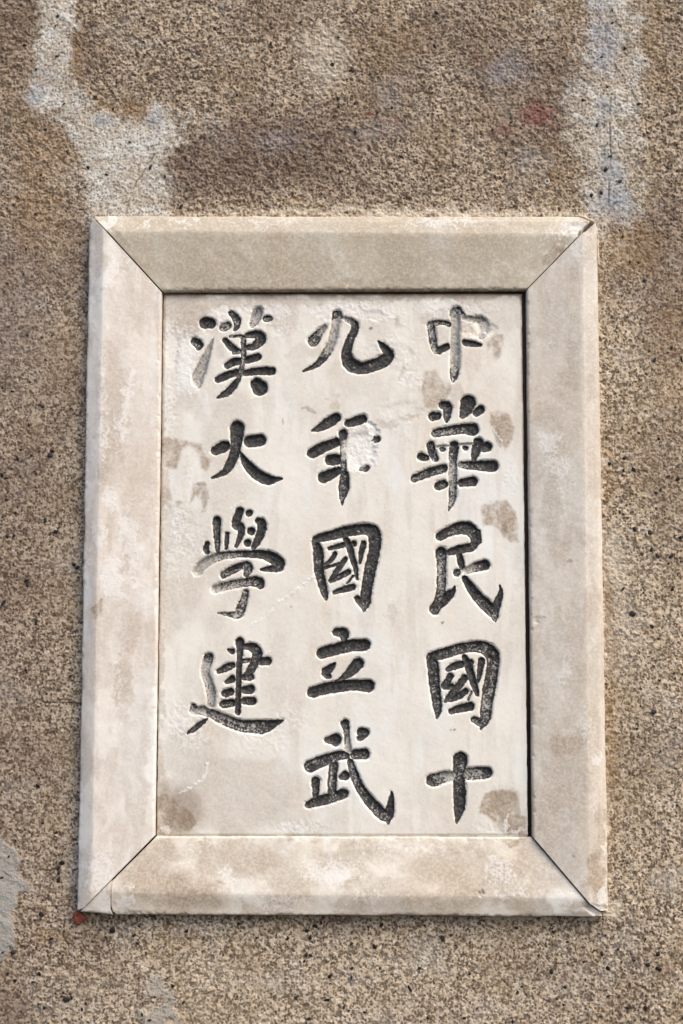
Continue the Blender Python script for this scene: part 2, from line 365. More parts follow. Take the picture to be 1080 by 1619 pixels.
    for pts, w, k in [([(967,150),(964,190),(965,270),(962,325)],1.1,.55),([(199,340),(203,318),(217,288),(246,243),(268,236)],0.9,.6),([(100,1386),(112,1378),(140,1369)],1.0,.9),([(66,1376),(95,1374)],1.0,.6),
                      ([(102,1455),(100,1480),(108,1495)],0.9,.7),([(70,1111),(128,1111)],1.0,.7),([(996,1505),(1008,1540)],0.9,.6),([(905,343),(928,350),(943,372),(946,400)],1.2,.7),([(960,340),(975,318),(990,300)],1.2,.4)]:
        cr = np.maximum(cr, k*smooth(w+0.9, w*0.4, line_dist(U+wj*0.6, V+wj*0.6, P(pts)))*smooth(0.28, 0.45, fbm(U, V, 12, 2, 35)))
    h -= 2.2*cr
    near = smooth(9, 0, poly_sdf(U, V, P([(146,343),(938,343),(962,1450),(121,1443)])))
    h += 1.2*near
    pale = np.maximum(pale, 0.9*smooth(9, 1, poly_sdf(U, V, P([(146,343),(938,343),(962,1450),(121,1443)])))*(U > 540)*smooth(0.48, 0.62, fbm(U, V, 22, 4, 64)))
    grain = pit*live*(0.62+0.38*(tone < 0.9))*(0.70+0.6*(mn))*(1-0.30*top)*(1-0.55*cem*(tone > 0.4))
    grain = grain*smooth(0.66, 0.40, grit_n) + 0.75*smooth(0.50, 0.28, grit_n)*(1-0.6*cem)
    grain = np.clip(grain + 0.6*(1-smooth(0.15, 0.5, g1))*(tone2 > 0.62), 0, 1)*(1-0.9*sm)
    speckle = (1-smooth(0.15, 0.5, g1))*(tone2 < 0.22)*(0.4+0.6*smooth(0.4, 0.6, mn))*(1-0.6*top)*(1-sm)
    grain = grain*(1-0.8*speckle)
    co = world(U.ravel(), V.ravel(), h.ravel())
    qg = grid_quads(nr, nc)
    hq = hid[:-1, :-1] & hid[1:, 1:]
    at = dict(speckle=speckle, grain=grain, tone=np.where(grain > 0, tone, 0.5), cement=cem, grime=np.clip(grime, 0, 1), rust=rust, red=red, blue=np.clip(blue, 0, 1), smear=sm, pale=pale, crack=cr)
    low, sq = skirt(co, nr, nc, -260)
    co2 = np.concatenate([co, low])
    at = {k: np.concatenate([a.ravel(), np.zeros(len(low))]) for k, a in at.items()}
    root = empty('plaster_wall', (0, 0, 0), 'rough weathered tan granolithic wall face around the framed marble plaque, with pale cement repairs', 'wall')
    own = np.zeros(hq.shape, int)
    mid_c = lambda a: a[:-1, :-1]
    own[mid_c(sdA) < 2] = 1; own[mid_c(sdB) < 2] = 2; own[mid_c(smC) > 0.5] = 3; own[mid_c(smD) > 0.5] = 4
    face = np.concatenate([qg[(own == 0) & ~hq], sq])
    make_mesh('plaster_face', co2, face, M_WALL, root, at)
    for k, nm, lab in [(1, 'cement_repair', 'pale ragged cement repair running down to the top left of the frame'),
                       (2, 'cement_repair', 'bluish grey cement repair in a vertical band above the top right corner of the frame'),
                       (3, 'cement_smear', 'smooth grey cement smear at the left edge'),
                       (4, 'cement_smear', 'thin broken grey smear below the bottom left of the frame')]:
        o = make_mesh(nm, co2, qg[(own == k) & ~hq], M_WALL, root, at); o['label'] = lab
    # black grit: small sharp stones set in the render
    ico = []
    t = (1+5**0.5)/2
    iv = np.array([(-1,t,0),(1,t,0),(-1,-t,0),(1,-t,0),(0,-1,t),(0,1,t),(0,-1,-t),(0,1,-t),(t,0,-1),(t,0,1),(-t,0,-1),(-t,0,1)])/1.9
    it = np.array([(0,11,5),(0,5,1),(0,1,7),(0,7,10),(0,10,11),(1,5,9),(5,11,4),(11,10,2),(10,7,6),(7,1,8),(3,9,4),(3,4,2),(3,2,6),(3,6,8),(3,8,9),(4,9,5),(2,4,11),(6,2,10),(8,6,7),(9,8,1)])
    vsn, tsn = [], []
    known = [(375,150),(428,37),(428,70),(687,73),(690,21),(716,205),(597,178),(562,208),(535,155),(960,138),(944,198),(958,268),(965,247),(980,287),(950,305),(988,77),(950,91),(1010,165),(92,27),(57,110),(140,265),(238,265),(206,225),(107,240),
             (72,205),(500,1463),(498,1464),(508,1459),(455,1484),(491,1481),(582,1465),(604,1462),(592,1496),(556,1492),(485,1510),(522,1543),(516,1581),(557,1531),(648,1563),(700,1483),(664,1531),(875,1473),(897,1489),(818,1569),(893,1560),(961,1531),(961,1575),
             (1020,1485),(1040,1508),(1042,1531),(1020,1592),(1002,742),(988,725),(1056,753),(1071,757),(1044,774),(1028,841),(1076,849),(1030,868),(1040,879),(1062,879),(985,931),(1000,971),(964,733),(1031,990),(33,711),(50,720),(83,713),(80,720),(22,847),(25,811),(72,823),(89,840),(43,917),(43,925),(58,983),(117,893),(122,897),(5,954),(62,970),(12,848),
             (98,1364),(92,1373),(92,1391),(178,1470),(213,1478),(22,1506),(63,1539),(105,1580),(273,1558),(290,1585),(295,1472),(67,1445)]
    pts = [uv_of(x, y, 0) for x, y in known]
    while len(pts) < 1100:
        x, y = rng.uniform(-250, 1330), rng.uniform(-250, 1870)
        if 112 < x < 975 and 330 < y < 1458: continue
        if y < 330 and rng.random() < 0.5: continue
        pts.append(uv_of(x, y, 0))
    hh = lambda a, b: float(h[min(max(np.searchsorted(vs, b), 0), nr-1), min(max(np.searchsorted(us, a), 0), nc-1)])
    for i, (a, b) in enumerate(pts):
        r = rng.uniform(2.7, 4.3) if i < len(known) else rng.choice([1.5, 2.0, 2.6, 3.4], p=[.4, .35, .17, .08])
        sv = iv*(1+0.35*rng.standard_normal((12, 1)).clip(-1, 1))*np.array([r*rng.uniform(.8, 1.5), r*rng.uniform(.6, 1.0), r*0.45])
        an = rng.uniform(0, 6.28); c_, s_ = math.cos(an), math.sin(an)
        x = a+sv[:, 0]*c_-sv[:, 1]*s_; y = b+sv[:, 0]*s_+sv[:, 1]*c_; z = hh(a, b)+0.9+sv[:, 2]
        tsn.append(it+len(vsn)*12); vsn.append(world(x, y, z))
    o = make_mesh('black_grit', np.concatenate(vsn), np.concatenate(tsn), M_GRIT, root, smooth_shade=False)
    o['kind'] = 'stuff'
    # the little white ring (a shell tube) in the render near the upper right of the frame
    a, b = map(float, uv_of(865, 287, 0)); nu, nv = 20, 8
    tu, tv = np.meshgrid(np.arange(nu)/nu*2*math.pi, np.arange(nv)/nv*2*math.pi, indexing='ij')
    R_, r_ = 3.3, 0.9
    co = world((a+(R_+r_*np.cos(tv))*np.cos(tu)).ravel(), (b+(R_+r_*np.cos(tv))*np.sin(tu)*1.1).ravel(), (hh(a, b)+1.0+r_*np.sin(tv)).ravel())
    idx = np.arange(nu*nv).reshape(nu, nv); qq = np.stack([idx, np.roll(idx, -1, 0), np.roll(np.roll(idx, -1, 0), -1, 1), np.roll(idx, -1, 1)], -1).reshape(-1, 4)
    make_mesh('shell_ring', co, qq, M_SHELL, root)

build_wall()

# ------------------------------------------------------------------ the plaque
plaque = empty('marble_plaque', tuple(world(540, 1447, 0)), 'framed white marble plaque with three columns of carved black Chinese characters set in the wall', 'plaque')
PL = np.array(plaque.location)
def part(name, co, quads, mat, attrs, parent=plaque, base=PL):
    return make_mesh(name, co-base, quads, mat, parent, attrs)

# strokes: (x, y, radius[, paint]) in the pixels of a 5.4-times enlargement of the photograph whose corner is the given pixel
CH = [
 ('漢', (280,460), 'carved character at the top of the left column, its water strokes almost bare of paint', [
  ([(240,272,50),(290,275,45)],.8), ([(150,430,36),(190,455,40),(185,485,25)],.6), ([(308,410,6),(270,500,26),(215,640,48),(170,750,56),(190,825,12)],.14),
  ([(395,310,38),(430,295,36)],.4), ([(465,190,26),(510,240,36),(515,290,30),(495,325,18)],.65), ([(690,175,46),(670,240,45),(640,290,26)],.25), ([(760,235,30),(790,235,26)],.45),
  ([(410,420,24),(450,470,30),(500,505,28)],.7), ([(450,390,13),(540,382,16)],.35), ([(565,395,22),(565,480,24),(570,560,22),(560,620,22),(545,680,24),(520,760,22)],.45),
  ([(520,760,22),(460,840,34),(400,885,28),(345,912,10)],.88), ([(600,378,26),(690,365,40),(722,405,46),(690,450,40),(640,480,28),(605,482,25)],.75), ([(485,525,20),(530,515,24)],.55),
  ([(430,635,30),(480,605,36),(530,600,32)],.85), ([(595,590,32),(680,567,35),(695,560,26)],.92), ([(350,755,30),(440,715,35),(512,695,30)],.92), ([(585,700,28),(700,682,34),(808,684,36)],.96),
  ([(680,795,55),(705,825,70)],1.0)]),
 ('大', (280,640), 'carved character second in the left column, fully black', [
  ([(512,195,62,1),(510,270,55,.8),(500,370,42,.8),(470,480,42,.95),(420,565,32,1),(350,605,20,1),(295,628,8,1)],.9), ([(328,390,40),(395,358,50),(415,350,40)],1), ([(615,312,50),(710,302,52)],1),
  ([(540,400,8),(580,490,36),(660,580,48),(760,640,48),(830,640,30),(895,630,8)],1)]),
 ('學', (280,790), 'carved character third in the left column, paint worn off its long arched stroke', [
  ([(258,375,22),(245,415,28),(258,448,22)],.75), ([(340,175,36),(340,260,31),(345,400,24),(345,440,15)],.62), ([(430,290,18),(425,340,19),(418,420,12)],.85),
  ([(535,100,35),(505,180,38),(500,228,36),(552,225,30),(545,300,28),(505,400,14)],.96), ([(614,115,31)],.85), ([(630,270,34)],.85), ([(600,370,32)],.8),
  ([(692,180,28),(728,200,40),(725,260,38),(690,350,34),(655,405,24)],.96),
  ([(175,610,40,.12),(230,545,42,.15),(330,490,38,.35),(480,465,30,.5),(640,462,30,.8),(760,470,42,.85),(850,515,50,.75),(878,560,52,.8),(830,585,34,.8),(720,598,12,.9)],.6),
  ([(400,640,34),(470,600,36),(560,560,28),(600,555,34),(610,590,40),(590,635,28)],.58), ([(330,760,38,.2),(430,735,36,.4),(600,700,36,.3),(700,700,46,.85),(712,735,30,.85)],.5),
  ([(585,790,28),(570,850,34),(545,930,40),(520,990,38),(450,980,20),(350,967,8)],.42)]),
 ('建', (280,990), 'carved character at the foot of the left column, with a long pale sweeping base stroke', [
  ([(270,270,43,.5),(250,340,40,.15),(240,400,36,.15),(275,500,38,.2),(295,580,40,.3),(290,680,32,.1)],.2),
  ([(140,690,28,.5),(130,735,26,.2),(200,715,36,.3),(280,740,38,.4),(400,800,44,.45),(530,850,48,.5),(650,860,56,.5),(740,862,60,.6),(830,830,32,.8),(905,808,8,1)],.4),
  ([(92,912,13),(150,875,25),(205,830,23),(258,790,8)],.6), ([(535,135,38),(540,200,27),(530,350,23),(525,450,23),(520,600,23),(520,735,24)],.88),
  ([(438,203,11),(470,215,26)],.75), ([(358,385,24),(420,355,36),(472,335,27)],.62), ([(422,475,18),(465,452,31)],.82), ([(412,575,34),(458,560,31)],.75), ([(396,665,34),(468,655,34)],.62),
  ([(582,175,26),(640,175,40),(690,220,43),(672,290,38),(640,360,36),(600,410,27)],.74), ([(560,300,20),(620,290,18)],.4), ([(718,300,34),(770,298,35)],.85),
  ([(572,435,28),(628,435,32)],.62), ([(572,545,30),(622,540,40)],.74), ([(577,640,32),(645,640,35)],.74)]),
 ('九', (450,460), 'carved character at the top of the middle column, with a thick black hook and a bare left stroke', [
  ([(245,425,50,.65),(300,350,36,.35),(345,310,24,.1)],.5), ([(450,205,45,.5),(435,290,36,.06),(410,420,40,.15),(370,510,40,.35),(320,580,36,.6),(270,635,24,.8),(155,685,8,.9)],.3),
  ([(512,232,20,.2),(570,255,28,.35),(612,295,33,.85),(580,370,34,.75),(545,450,37,.75),(522,550,45,.88),(560,630,62,.92),(650,665,52,.82),(760,635,53,.8),(860,590,58,.92),(900,545,42,.96),(850,480,33,1),(800,430,8,1)],.8)]),
 ('年', (450,630), 'carved character second in the middle column, with a broken white chip in its right side', [
  ([(235,275,8),(300,250,34),(380,200,48),(440,165,42)],1), ([(545,210,34),(620,190,44),(668,172,38)],1), ([(500,300,40,1),(500,400,27,.7),(500,520,27,.5),(505,600,28,.4)],.7), ([(237,465,45),(330,415,46),(438,372,40)],1),
  ([(390,525,46),(445,520,48)],1), ([(332,675,48),(420,635,43),(462,610,27)],1), ([(510,640,33),(510,730,50),(500,800,40),(488,910,6)],.62), ([(783,345,36),(755,365,20)],.85), ([(655,600,22),(692,592,34)],.92)]),
 ('國', (450,800), 'carved character third in the middle column, boxed and heavily blackened', [
  ([(255,300,26),(285,360,40),(290,440,43),(290,530,40),(315,640,38),(340,740,33),(355,795,14)],.76),
  ([(270,282,34,.9),(400,250,40,.85),(550,210,46,.85),(700,190,48,.85),(768,222,58,.75),(775,340,48,.85),(745,480,50,.8),(715,620,47,.75),(695,760,46,.75),(690,830,46,.75),(675,900,8,.9)],.8), ([(620,790,27),(680,850,34)],.75),
  ([(380,365,16),(450,345,24),(510,330,22)],1), ([(520,282,26),(558,350,30),(575,430,26),(605,520,24),(620,620,13)],.9), ([(590,320,26)],.9), ([(675,315,23),(655,400,22),(640,490,11)],.92),
  ([(430,410,22),(400,460,22),(350,500,14)],.75), ([(340,530,15),(470,490,12)],.75), ([(520,450,20),(450,550,23),(390,640,18)],.82), ([(390,645,16),(480,600,27),(545,565,24)],.65), ([(585,600,13),(530,660,8)],.55), ([(422,740,16),(500,712,28),(582,692,29)],.9)]),
 ('立', (450,970), 'carved character fourth in the middle column, a dot and two thick black bars', [
  ([(440,160,33),(500,162,45),(512,200,36),(500,230,14)],.9), ([(318,337,46),(420,310,48),(560,272,50),(682,268,50)],.84), ([(432,425,9),(390,470,33),(342,505,38),(380,540,19)],.88), ([(625,430,50),(570,490,43),(500,550,21),(440,575,10)],.9), ([(238,672,44),(350,640,48),(480,620,46),(600,610,44),(716,620,52)],.9)]),
 ('武', (450,1130), 'carved character at the foot of the middle column, with a long grey hooked sweep', [
  ([(515,75,36,.85),(530,130,25,.55),(535,220,25,.35),(545,310,28,.1)],.5), ([(560,400,26,.5),(590,500,36,.5),(640,620,38,.68),(710,720,43,.72),(800,820,48,.68),(860,870,48,.5),(895,850,42,.8),(910,740,28,.75),(915,660,8,.9)],.65), ([(885,930,10),(880,880,36)],.8),
  ([(367,215,28),(430,215,55)],.76), ([(657,150,40),(698,155,36),(640,200,26)],.76), ([(220,440,52),(330,390,46),(450,350,40),(525,345,33)],.66), ([(600,340,40),(680,335,46)],.68),
  ([(265,570,40),(268,640,29),(268,700,26)],.65), ([(420,430,38),(405,550,40),(405,660,36)],.6), ([(490,530,28),(518,520,39)],.74), ([(202,770,30),(280,740,44),(400,710,40),(506,675,40)],.7)]),
 ('中', (620,460), 'carved character at the top of the right column, its paint almost gone', [
  ([(535,182,46,.35),(545,260,40,.1),(540,400,38,.12),(540,520,43,.1),(540,640,43,.16),(530,720,40,.5),(515,770,12,.4)],.15), ([(560,165,36),(612,202,14)],.35), ([(330,290,34),(345,380,36),(355,460,32),(375,520,23)],.38), ([(350,275,24),(430,265,22),(490,285,22)],.5), ([(402,510,32),(470,475,28)],.85),
  ([(612,230,22,.15),(700,240,28,.2),(765,260,52,.25),(785,320,52,.4),(765,380,33,.35)],.25), ([(620,440,26),(690,450,28),(748,460,19)],.85)]),
 ('華', (620,620), 'carved character second in the right column, with many short strokes on a bare upright', [
  ([(350,205,40),(385,200,36)],.75), ([(435,110,36),(480,115,40),(470,190,38),(465,250,14)],.6), ([(650,90,66),(630,160,50),(600,205,22)],.82), ([(753,150,40),(720,175,33)],.85), ([(370,350,36,.5),(480,330,40,.55),(600,310,40,.65),(690,318,53,.88)],.6),
  ([(250,550,36),(290,560,28)],.75), ([(330,450,36),(345,520,36),(370,570,28)],.55), ([(430,485,26)],.55), ([(625,475,26)],.65), ([(390,468,14),(700,440,12)],.15), ([(737,430,45),(715,510,38),(700,570,24)],.88), ([(812,465,43),(780,480,33)],.96),
  ([(530,460,43,.9),(520,560,34,.4),(520,700,36,.25),(520,850,36,.35),(515,930,28,.5),(480,1015,6,.5)],.4), ([(192,735,33),(300,690,40),(438,650,38)],.62), ([(590,620,28,.35),(700,625,40,.7),(858,630,50,.95)],.8), ([(397,800,38),(440,785,38)],.66), ([(592,775,33),(688,760,43)],.88)]),
 ('民', (640,810), 'carved character third in the right column, with two upturned hooks at its foot', [
  ([(300,205,36),(400,150,46),(520,125,57),(588,170,52),(610,250,38),(570,300,33)],.72), ([(622,170,28),(635,250,21)],.85), ([(380,340,28),(470,315,36),(558,300,38)],.88),
  ([(310,340,48,.85),(315,420,40,.35),(315,550,40,.4),(310,660,38,.45),(300,760,48,.65),(255,830,45,.7)],.5), ([(300,770,48),(370,710,42),(410,680,27),(425,635,8)],.82), ([(465,360,26),(480,430,30),(490,470,24)],.82), ([(445,515,32)],.45), ([(520,500,32,.1),(600,470,39,.4),(678,450,48,.9)],.5),
  ([(510,560,23,.9),(560,640,40,.85),(640,740,47,.75),(720,820,52,.65),(768,870,43,.5),(770,930,10,.6)],.75), ([(760,850,43),(800,750,34),(825,680,19),(810,625,6)],.76)]),
 ('國', (640,1000), 'carved character fourth in the right column, boxed and greyer than the other boxed one', [
  ([(225,215,43),(245,300,50),(250,400,46),(265,520,43),(285,640,40),(275,730,12)],.66), ([(227,210,40,.9),(350,175,46,.7),(500,130,43,.65),(650,115,48,.6),(740,170,62,.75),(760,250,52,.6),(740,380,53,.55),(715,520,53,.5),(695,660,48,.5),(690,740,47,.6),(650,825,10,.7)],.6), ([(590,745,26),(660,770,38)],.66),
  ([(370,315,21),(430,285,34),(490,270,26)],.82), ([(510,210,23),(545,280,36),(570,380,31),(600,470,27),(620,530,15)],.84), ([(565,250,23)],.82), ([(655,240,29),(645,320,25),(625,420,13)],.76),
  ([(390,370,27),(360,430,32),(320,470,20),(400,460,24)],.75), ([(510,390,32),(450,470,32),(380,550,30),(345,590,13)],.8), ([(370,580,16),(450,550,31),(520,505,28)],.74), ([(570,510,13),(540,580,10)],.4), ([(395,672,24),(470,650,34),(560,632,37)],.82)]),
 ('十', (640,1160), 'carved character at the foot of the right column, a plain cross', [
  ([(475,220,60,.75),(465,300,53,.45),(465,400,48,.6),(468,500,52,.78),(470,620,50,.82),(455,700,29,.9),(445,760,8,.9)],.6), ([(237,400,52,.6),(320,375,50,.35),(400,360,40,.2)],.4), ([(540,345,50,.35),(640,337,53,.45),(700,332,48,.8)],.5)]),
]

def cut_field(U, V):
    """signed distance to the nearest stroke, paint left there, index of its character"""
    sd = np.full(U.shape, 50.0); paint = np.zeros(U.shape); own = np.full(U.shape, -1); rad = np.full(U.shape, 3.0)
    for ci, (_, (ox, oy), _, strokes) in enumerate(CH):
        for pts, p0 in strokes:
            pp = []
            for q in pts:
                a, b = uv_of(ox+q[0]/5.4, oy+q[1]/5.4, H_PANEL)
                pp.append((float(a), float(b), q[2]/5.4, q[3] if len(q) > 3 else p0))
            if len(pp) == 1: pp.append((pp[0][0]+0.4, pp[0][1], pp[0][2], pp[0][3]))
            if len(pp) > 2:      # rounder bends: one corner-cutting pass that keeps both ends
                np_ = [pp[0]]
                for A_, B_ in zip(pp[:-1], pp[1:]):
                    np_.append(tuple(.75*x+.25*y for x, y in zip(A_, B_))); np_.append(tuple(.25*x+.75*y for x, y in zip(A_, B_)))
                np_.append(pp[-1]); pp = np_
            x0 = min(p[0]-p[2] for p in pp)-8; x1 = max(p[0]+p[2] for p in pp)+8
            y0 = min(p[1]-p[2] for p in pp)-8; y1 = max(p[1]+p[2] for p in pp)+8
            c0, c1 = np.searchsorted(U[0], [x0, x1]); r0, r1 = np.searchsorted(V[:, 0], [y0, y1])
            if c1-c0 < 2 or r1-r0 < 2: continue
            sl_ = (slice(r0, r1), slice(c0, c1)); u = UW[sl_]; v = VW[sl_]
            for A_, B_ in zip(pp[:-1], pp[1:]):
                ex, ey = B_[0]-A_[0], B_[1]-A_[1]
                t = np.clip(((u-A_[0])*ex+(v-A_[1])*ey)/(ex*ex+ey*ey+1e-9), 0, 1)
                r = A_[2]+(B_[2]-A_[2])*t
                d = np.hypot(u-A_[0]-t*ex, v-A_[1]-t*ey)-r
                n = d < sd[sl_]
                sd[sl_] = np.where(n, d, sd[sl_]); paint[sl_] = np.where(n, A_[3]+(B_[3]-A_[3])*t, paint[sl_])
                rad[sl_] = np.where(n, r, rad[sl_]); own[sl_] = np.where(n, ci, own[sl_])
    return sd, paint, own, rad

# --- the inscription panel, its carved characters cut into it
hp = H_PANEL
tl, tr = uv_of(258.5, 465, hp), uv_of(825.5, 464, hp)
bl, br = uv_of(247.5, 1321.5, hp), uv_of(834.5, 1322.5, hp)
u0, u1 = min(tl[0], bl[0]), max(tr[0], br[0]); v0, v1 = min(tl[1], tr[1]), max(bl[1], br[1])
PSTEP = 1.12
us = np.arange(u0, u1+PSTEP, PSTEP); vs = np.arange(v0, v1+PSTEP, PSTEP)
U, V = np.meshgrid(us, vs)
UW = U + 2.0*(fbm(U, V, 5.5, 3, 81)-0.5); VW = V + 2.0*(fbm(U, V, 5.5, 3, 82)-0.5)
sd, paint, own, rad = cut_field(U, V)
ln = fbm(U, V, 90, 4, 83); mn = fbm(U, V, 22, 4, 84); fn = fbm(U, V, 5, 3, 85)
tan = blobs(U, V, [(487,648,12,6,0,.8),(530,640,10,12,0,.5),(290,490,36,20,0,.6),(300,510,24,20,0,.7),(390,478,140,9,0,.45),(640,470,190,8,0,.6),(480,556,30,10,0,.3),(618,668,20,7,0,.55),(645,660,12,6,0,.6),(648,555,5,6,0,.6),(648,600,6,5,0,.4),(718,625,12,18,0,.4),
        (270,950,16,50,0,.35),(370,1255,110,60,0,.42),(300,1190,50,40,0,.35),(255,900,7,300,0,.5),(820,900,6,40,0,.2),(440,1060,16,60,0,.25),(620,970,8,20,0,.35),(560,1070,50,30,0,.2),(690,500,30,10,0,.45),(790,500,40,26,0,.35),(560,590,40,40,0,.25)], hp, 13, 15, 90, 0.22)
tan = np.maximum(tan, (0.30*smooth(470, 300, U)+0.30*smooth(700, 480, V)+0.22*smooth(1180, 1300, V)+0.06)*smooth(0.36, 0.66, fbm(U, V*0.7, 46, 5, 77)))
tan = np.maximum(tan, 0.20*smooth(0.5, 0.72, fbm(U, V*0.16, 17, 4, 78)))
for pts, k in [([(775,655),(790,648),(805,655),(814,680),(809,700),(800,712),(790,700),(786,690),(775,672)],.95),
        ([(760,800),(775,793),(800,790),(815,810),(822,856),(808,856),(795,846),(777,830),(764,832)],.9),
        ([(755,1278),(766,1256),(784,1249),(818,1251),(821,1264),(812,1282),(808,1297),(801,1301),(782,1301),(770,1290),(758,1286)],1.0),
        ([(808,1288),(834,1290),(834,1321),(795,1321),(803,1305)],.9), ([(256,1253),(268,1256),(283,1270),(305,1285),(311,1302),(300,1316),(246,1322),(244,1260)],1.0),
        ([(246,1180),(258,1175),(268,1256),(246,1262)],.6), ([(280,692),(291,697),(304,699),(319,703),(321,714),(335,727),(326,749),(317,740),(313,718),(300,705),(287,714),(282,743),(262,740),(252,700),(262,690)],.85),
        ([(304,764),(324,764),(332,788),(326,810),(315,812),(322,794),(310,784),(300,799)],.85), ([(253,765),(268,768),(275,790),(272,812),(262,800),(254,812)],.8), ([(781,528),(796,527),(798,545),(790,566),(781,565),(777,549),(770,560),(768,540)],.8),
        ([(672,586),(688,584),(698,601),(713,608),(716,619),(707,630),(700,645),(672,645),(666,617)],.8), ([(624,502),(629,500),(633,517),(622,517)],.85), ([(637,577),(644,577),(640,597),(631,601)],.8)]:
    d_ = 1.3*(fn-0.5)+poly_sdf(U+5*(mn-0.5)+3*(fn-0.5), V+5*(fbm(U, V, 18, 4, 79)-0.5)+3*(fn-0.5), px_pts(pts, hp))
    tan = np.maximum(tan, k*smooth(3.5, -4.0, d_)*np.clip(0.98+1.0*(fn-0.5)+1.5*(fbm(U, V, 14, 4, 76)-0.5), 0.1, 1.15))
scuff = blobs(U, V, [(300,555,34,50,0,.45),(275,540,16,40,0,.6),(298,590,20,30,0,.55),(420,492,60,12,0,.6),(430,520,40,20,0,.4),(350,500,30,20,0,.5),(270,640,10,60,0,.5),(295,610,30,14,0,.5),(560,492,80,16,0,.75),(520,500,40,14,0,.5),(740,490,50,12,0,.5),(610,545,40,12,-20,.45),(590,500,30,12,0,.5),(700,480,60,8,0,.45),(640,560,22,40,0,.4),(650,600,20,16,0,.5),(690,495,14,8,0,.55),
        (568,712,24,30,0,1.0),(590,680,10,10,0,.9),(585,725,14,14,0,.7),(625,652,30,20,0,.35),(300,860,34,40,0,.45),(285,830,20,40,0,.5),(275,900,20,50,0,.3),(290,1140,30,30,0,.5),(305,1170,30,14,-20,.5),(420,1165,40,26,0,.4),(455,1140,30,20,0,.4),
        (470,1308,36,10,0,.6),(800,1315,36,5,0,.6),(760,1308,30,6,0,.4),(810,760,12,24,0,.35),(800,1300,4,12,20,.8),(264,1308,8,6,0,.8),(405,475,4,6,0,.5),(300,740,14,30,0,.25)], hp, 9, 12, 93, 0.6)
for pts, w, k in [([(497,912),(463,938),(432,958)],2.2,.8),([(432,958),(431,966),(412,980),(398,990)],2.0,.6),([(284,1253),(308,1242),(325,1226),(328,1208)],1.8,.85),([(324,1226),(318,1235)],2.5,.8),([(413,1038),(420,1034),(425,1030)],1.6,.8),([(356,811),(372,800),(385,793)],1.0,.6),
                  ([(610,552),(650,540),(690,528)],1.1,.5),([(600,545),(640,515)],1.0,.4),([(483,742),(510,735)],0.9,.5),([(395,632),(420,626)],1.0,.45),([(645,700),(650,660)],1.0,.3),([(777,675),(795,700),(790,690)],1.4,.6)]:
    scuff = np.maximum(scuff, k*smooth(w+1.4, w*0.4, line_dist(UW*1.0+3*(fn-0.5), VW+3*(fn-0.5), px_pts(pts, hp))))
edge_d = np.minimum(np.minimum(U-u0, u1-U), np.minimum(V-v0, v1-V))
dirt_shade = 0.9*smooth(15, 1, V-v0)*smooth(0.22, 0.55, fbm(U, V, 20, 3, 95)+0.25*smooth(6, 0, V-v0)) + 0.8*smooth(6, 0, u1-U)*smooth(0.2, 0.5, mn) + 0.45*smooth(5, 0, U-u0)*smooth(0.3, 0.6, mn) + 0.55*smooth(3.2, 0, v1-V)*smooth(0.4, 0.6, mn)  # frame's shade painted along the panel edges, strongest at the top
dirt_shade = np.maximum(dirt_shade, blobs(U, V, [(290,1280,28,34,0,.55),(260,1260,10,24,0,.35),(805,1305,20,12,0,.45),(818,1280,5,16,10,.5),(790,1275,5,30,-12,.3),(800,1262,24,18,0,.25),(787,690,4,14,0,.55),(792,700,3,8,0,.6),(797,838,4,12,0,.5),(322,790,4,12,0,.5),(318,765,9,4,0,.5),(282,795,4,4,0,.5),
        (700,985,2,2,0,.9),(587,519,2.4,2.4,0,.9),(718,1154,2.6,2.2,0,1),(712,1154,1.6,1.6,0,.9),(448,667,1.6,7,8,.7),(480,586,2,2,0,.5),(459,961,1.5,1.5,0,.8),(785,545,10,4,60,.4),(786,560,8,7,0,.35)], hp, 3, 9, 97, 0.4))
# relief: slightly dished, weathered, chipped round the cuts
chip = blobs(U, V, [(568,710,25,32,0,1.0),(588,680,9,10,0,.8),(758,520,24,14,0,.6),(272,548,12,30,0,.5),(590,500,18,8,0,.3),(640,650,26,16,0,.25),(630,1242,2,2,0,0)], hp, 7, 10, 98, 0.35)
h = hp + 1.6*(ln-0.5) + 0.35*(mn-0.5) + 0.12*(fn-0.5) + scuff*1.6*(fn-0.5) - 3.0*chip*(0.55+0.9*fn) - 2.4*smooth(4.5, 0, edge_d)
w_ = np.clip(rad*0.72, 1.3, 5.2)
prof = smooth(0.6, -1.0, sd/w_)
depth = (1.4+0.56*np.minimum(rad, 8.5))*(0.82+0.36*fn)
nick = smooth(3.2, 0.3, np.abs(sd-0.6))*smooth(0.60, 0.74, fbm(U, V, 5.0, 2, 87))
h = h - prof*depth*(1-0.75*chip) - 0.8*nick*(sd > 0)
groove = smooth(0.9, -0.9, sd)*(1-chip)  # mask for the worn stone and painted shade in the cuts
edge_paint = smooth(2.6, 0.4, np.abs(sd+0.9))*0.20
pnt = np.where(sd < 0.8, np.clip(0.08+0.92*paint+edge_paint*smooth(0.05, .4, paint), 0, 1.05), 0)*smooth(0.8, -0.3, sd)*(1-0.95*chip)
co = world(U.ravel(), V.ravel(), h.ravel())
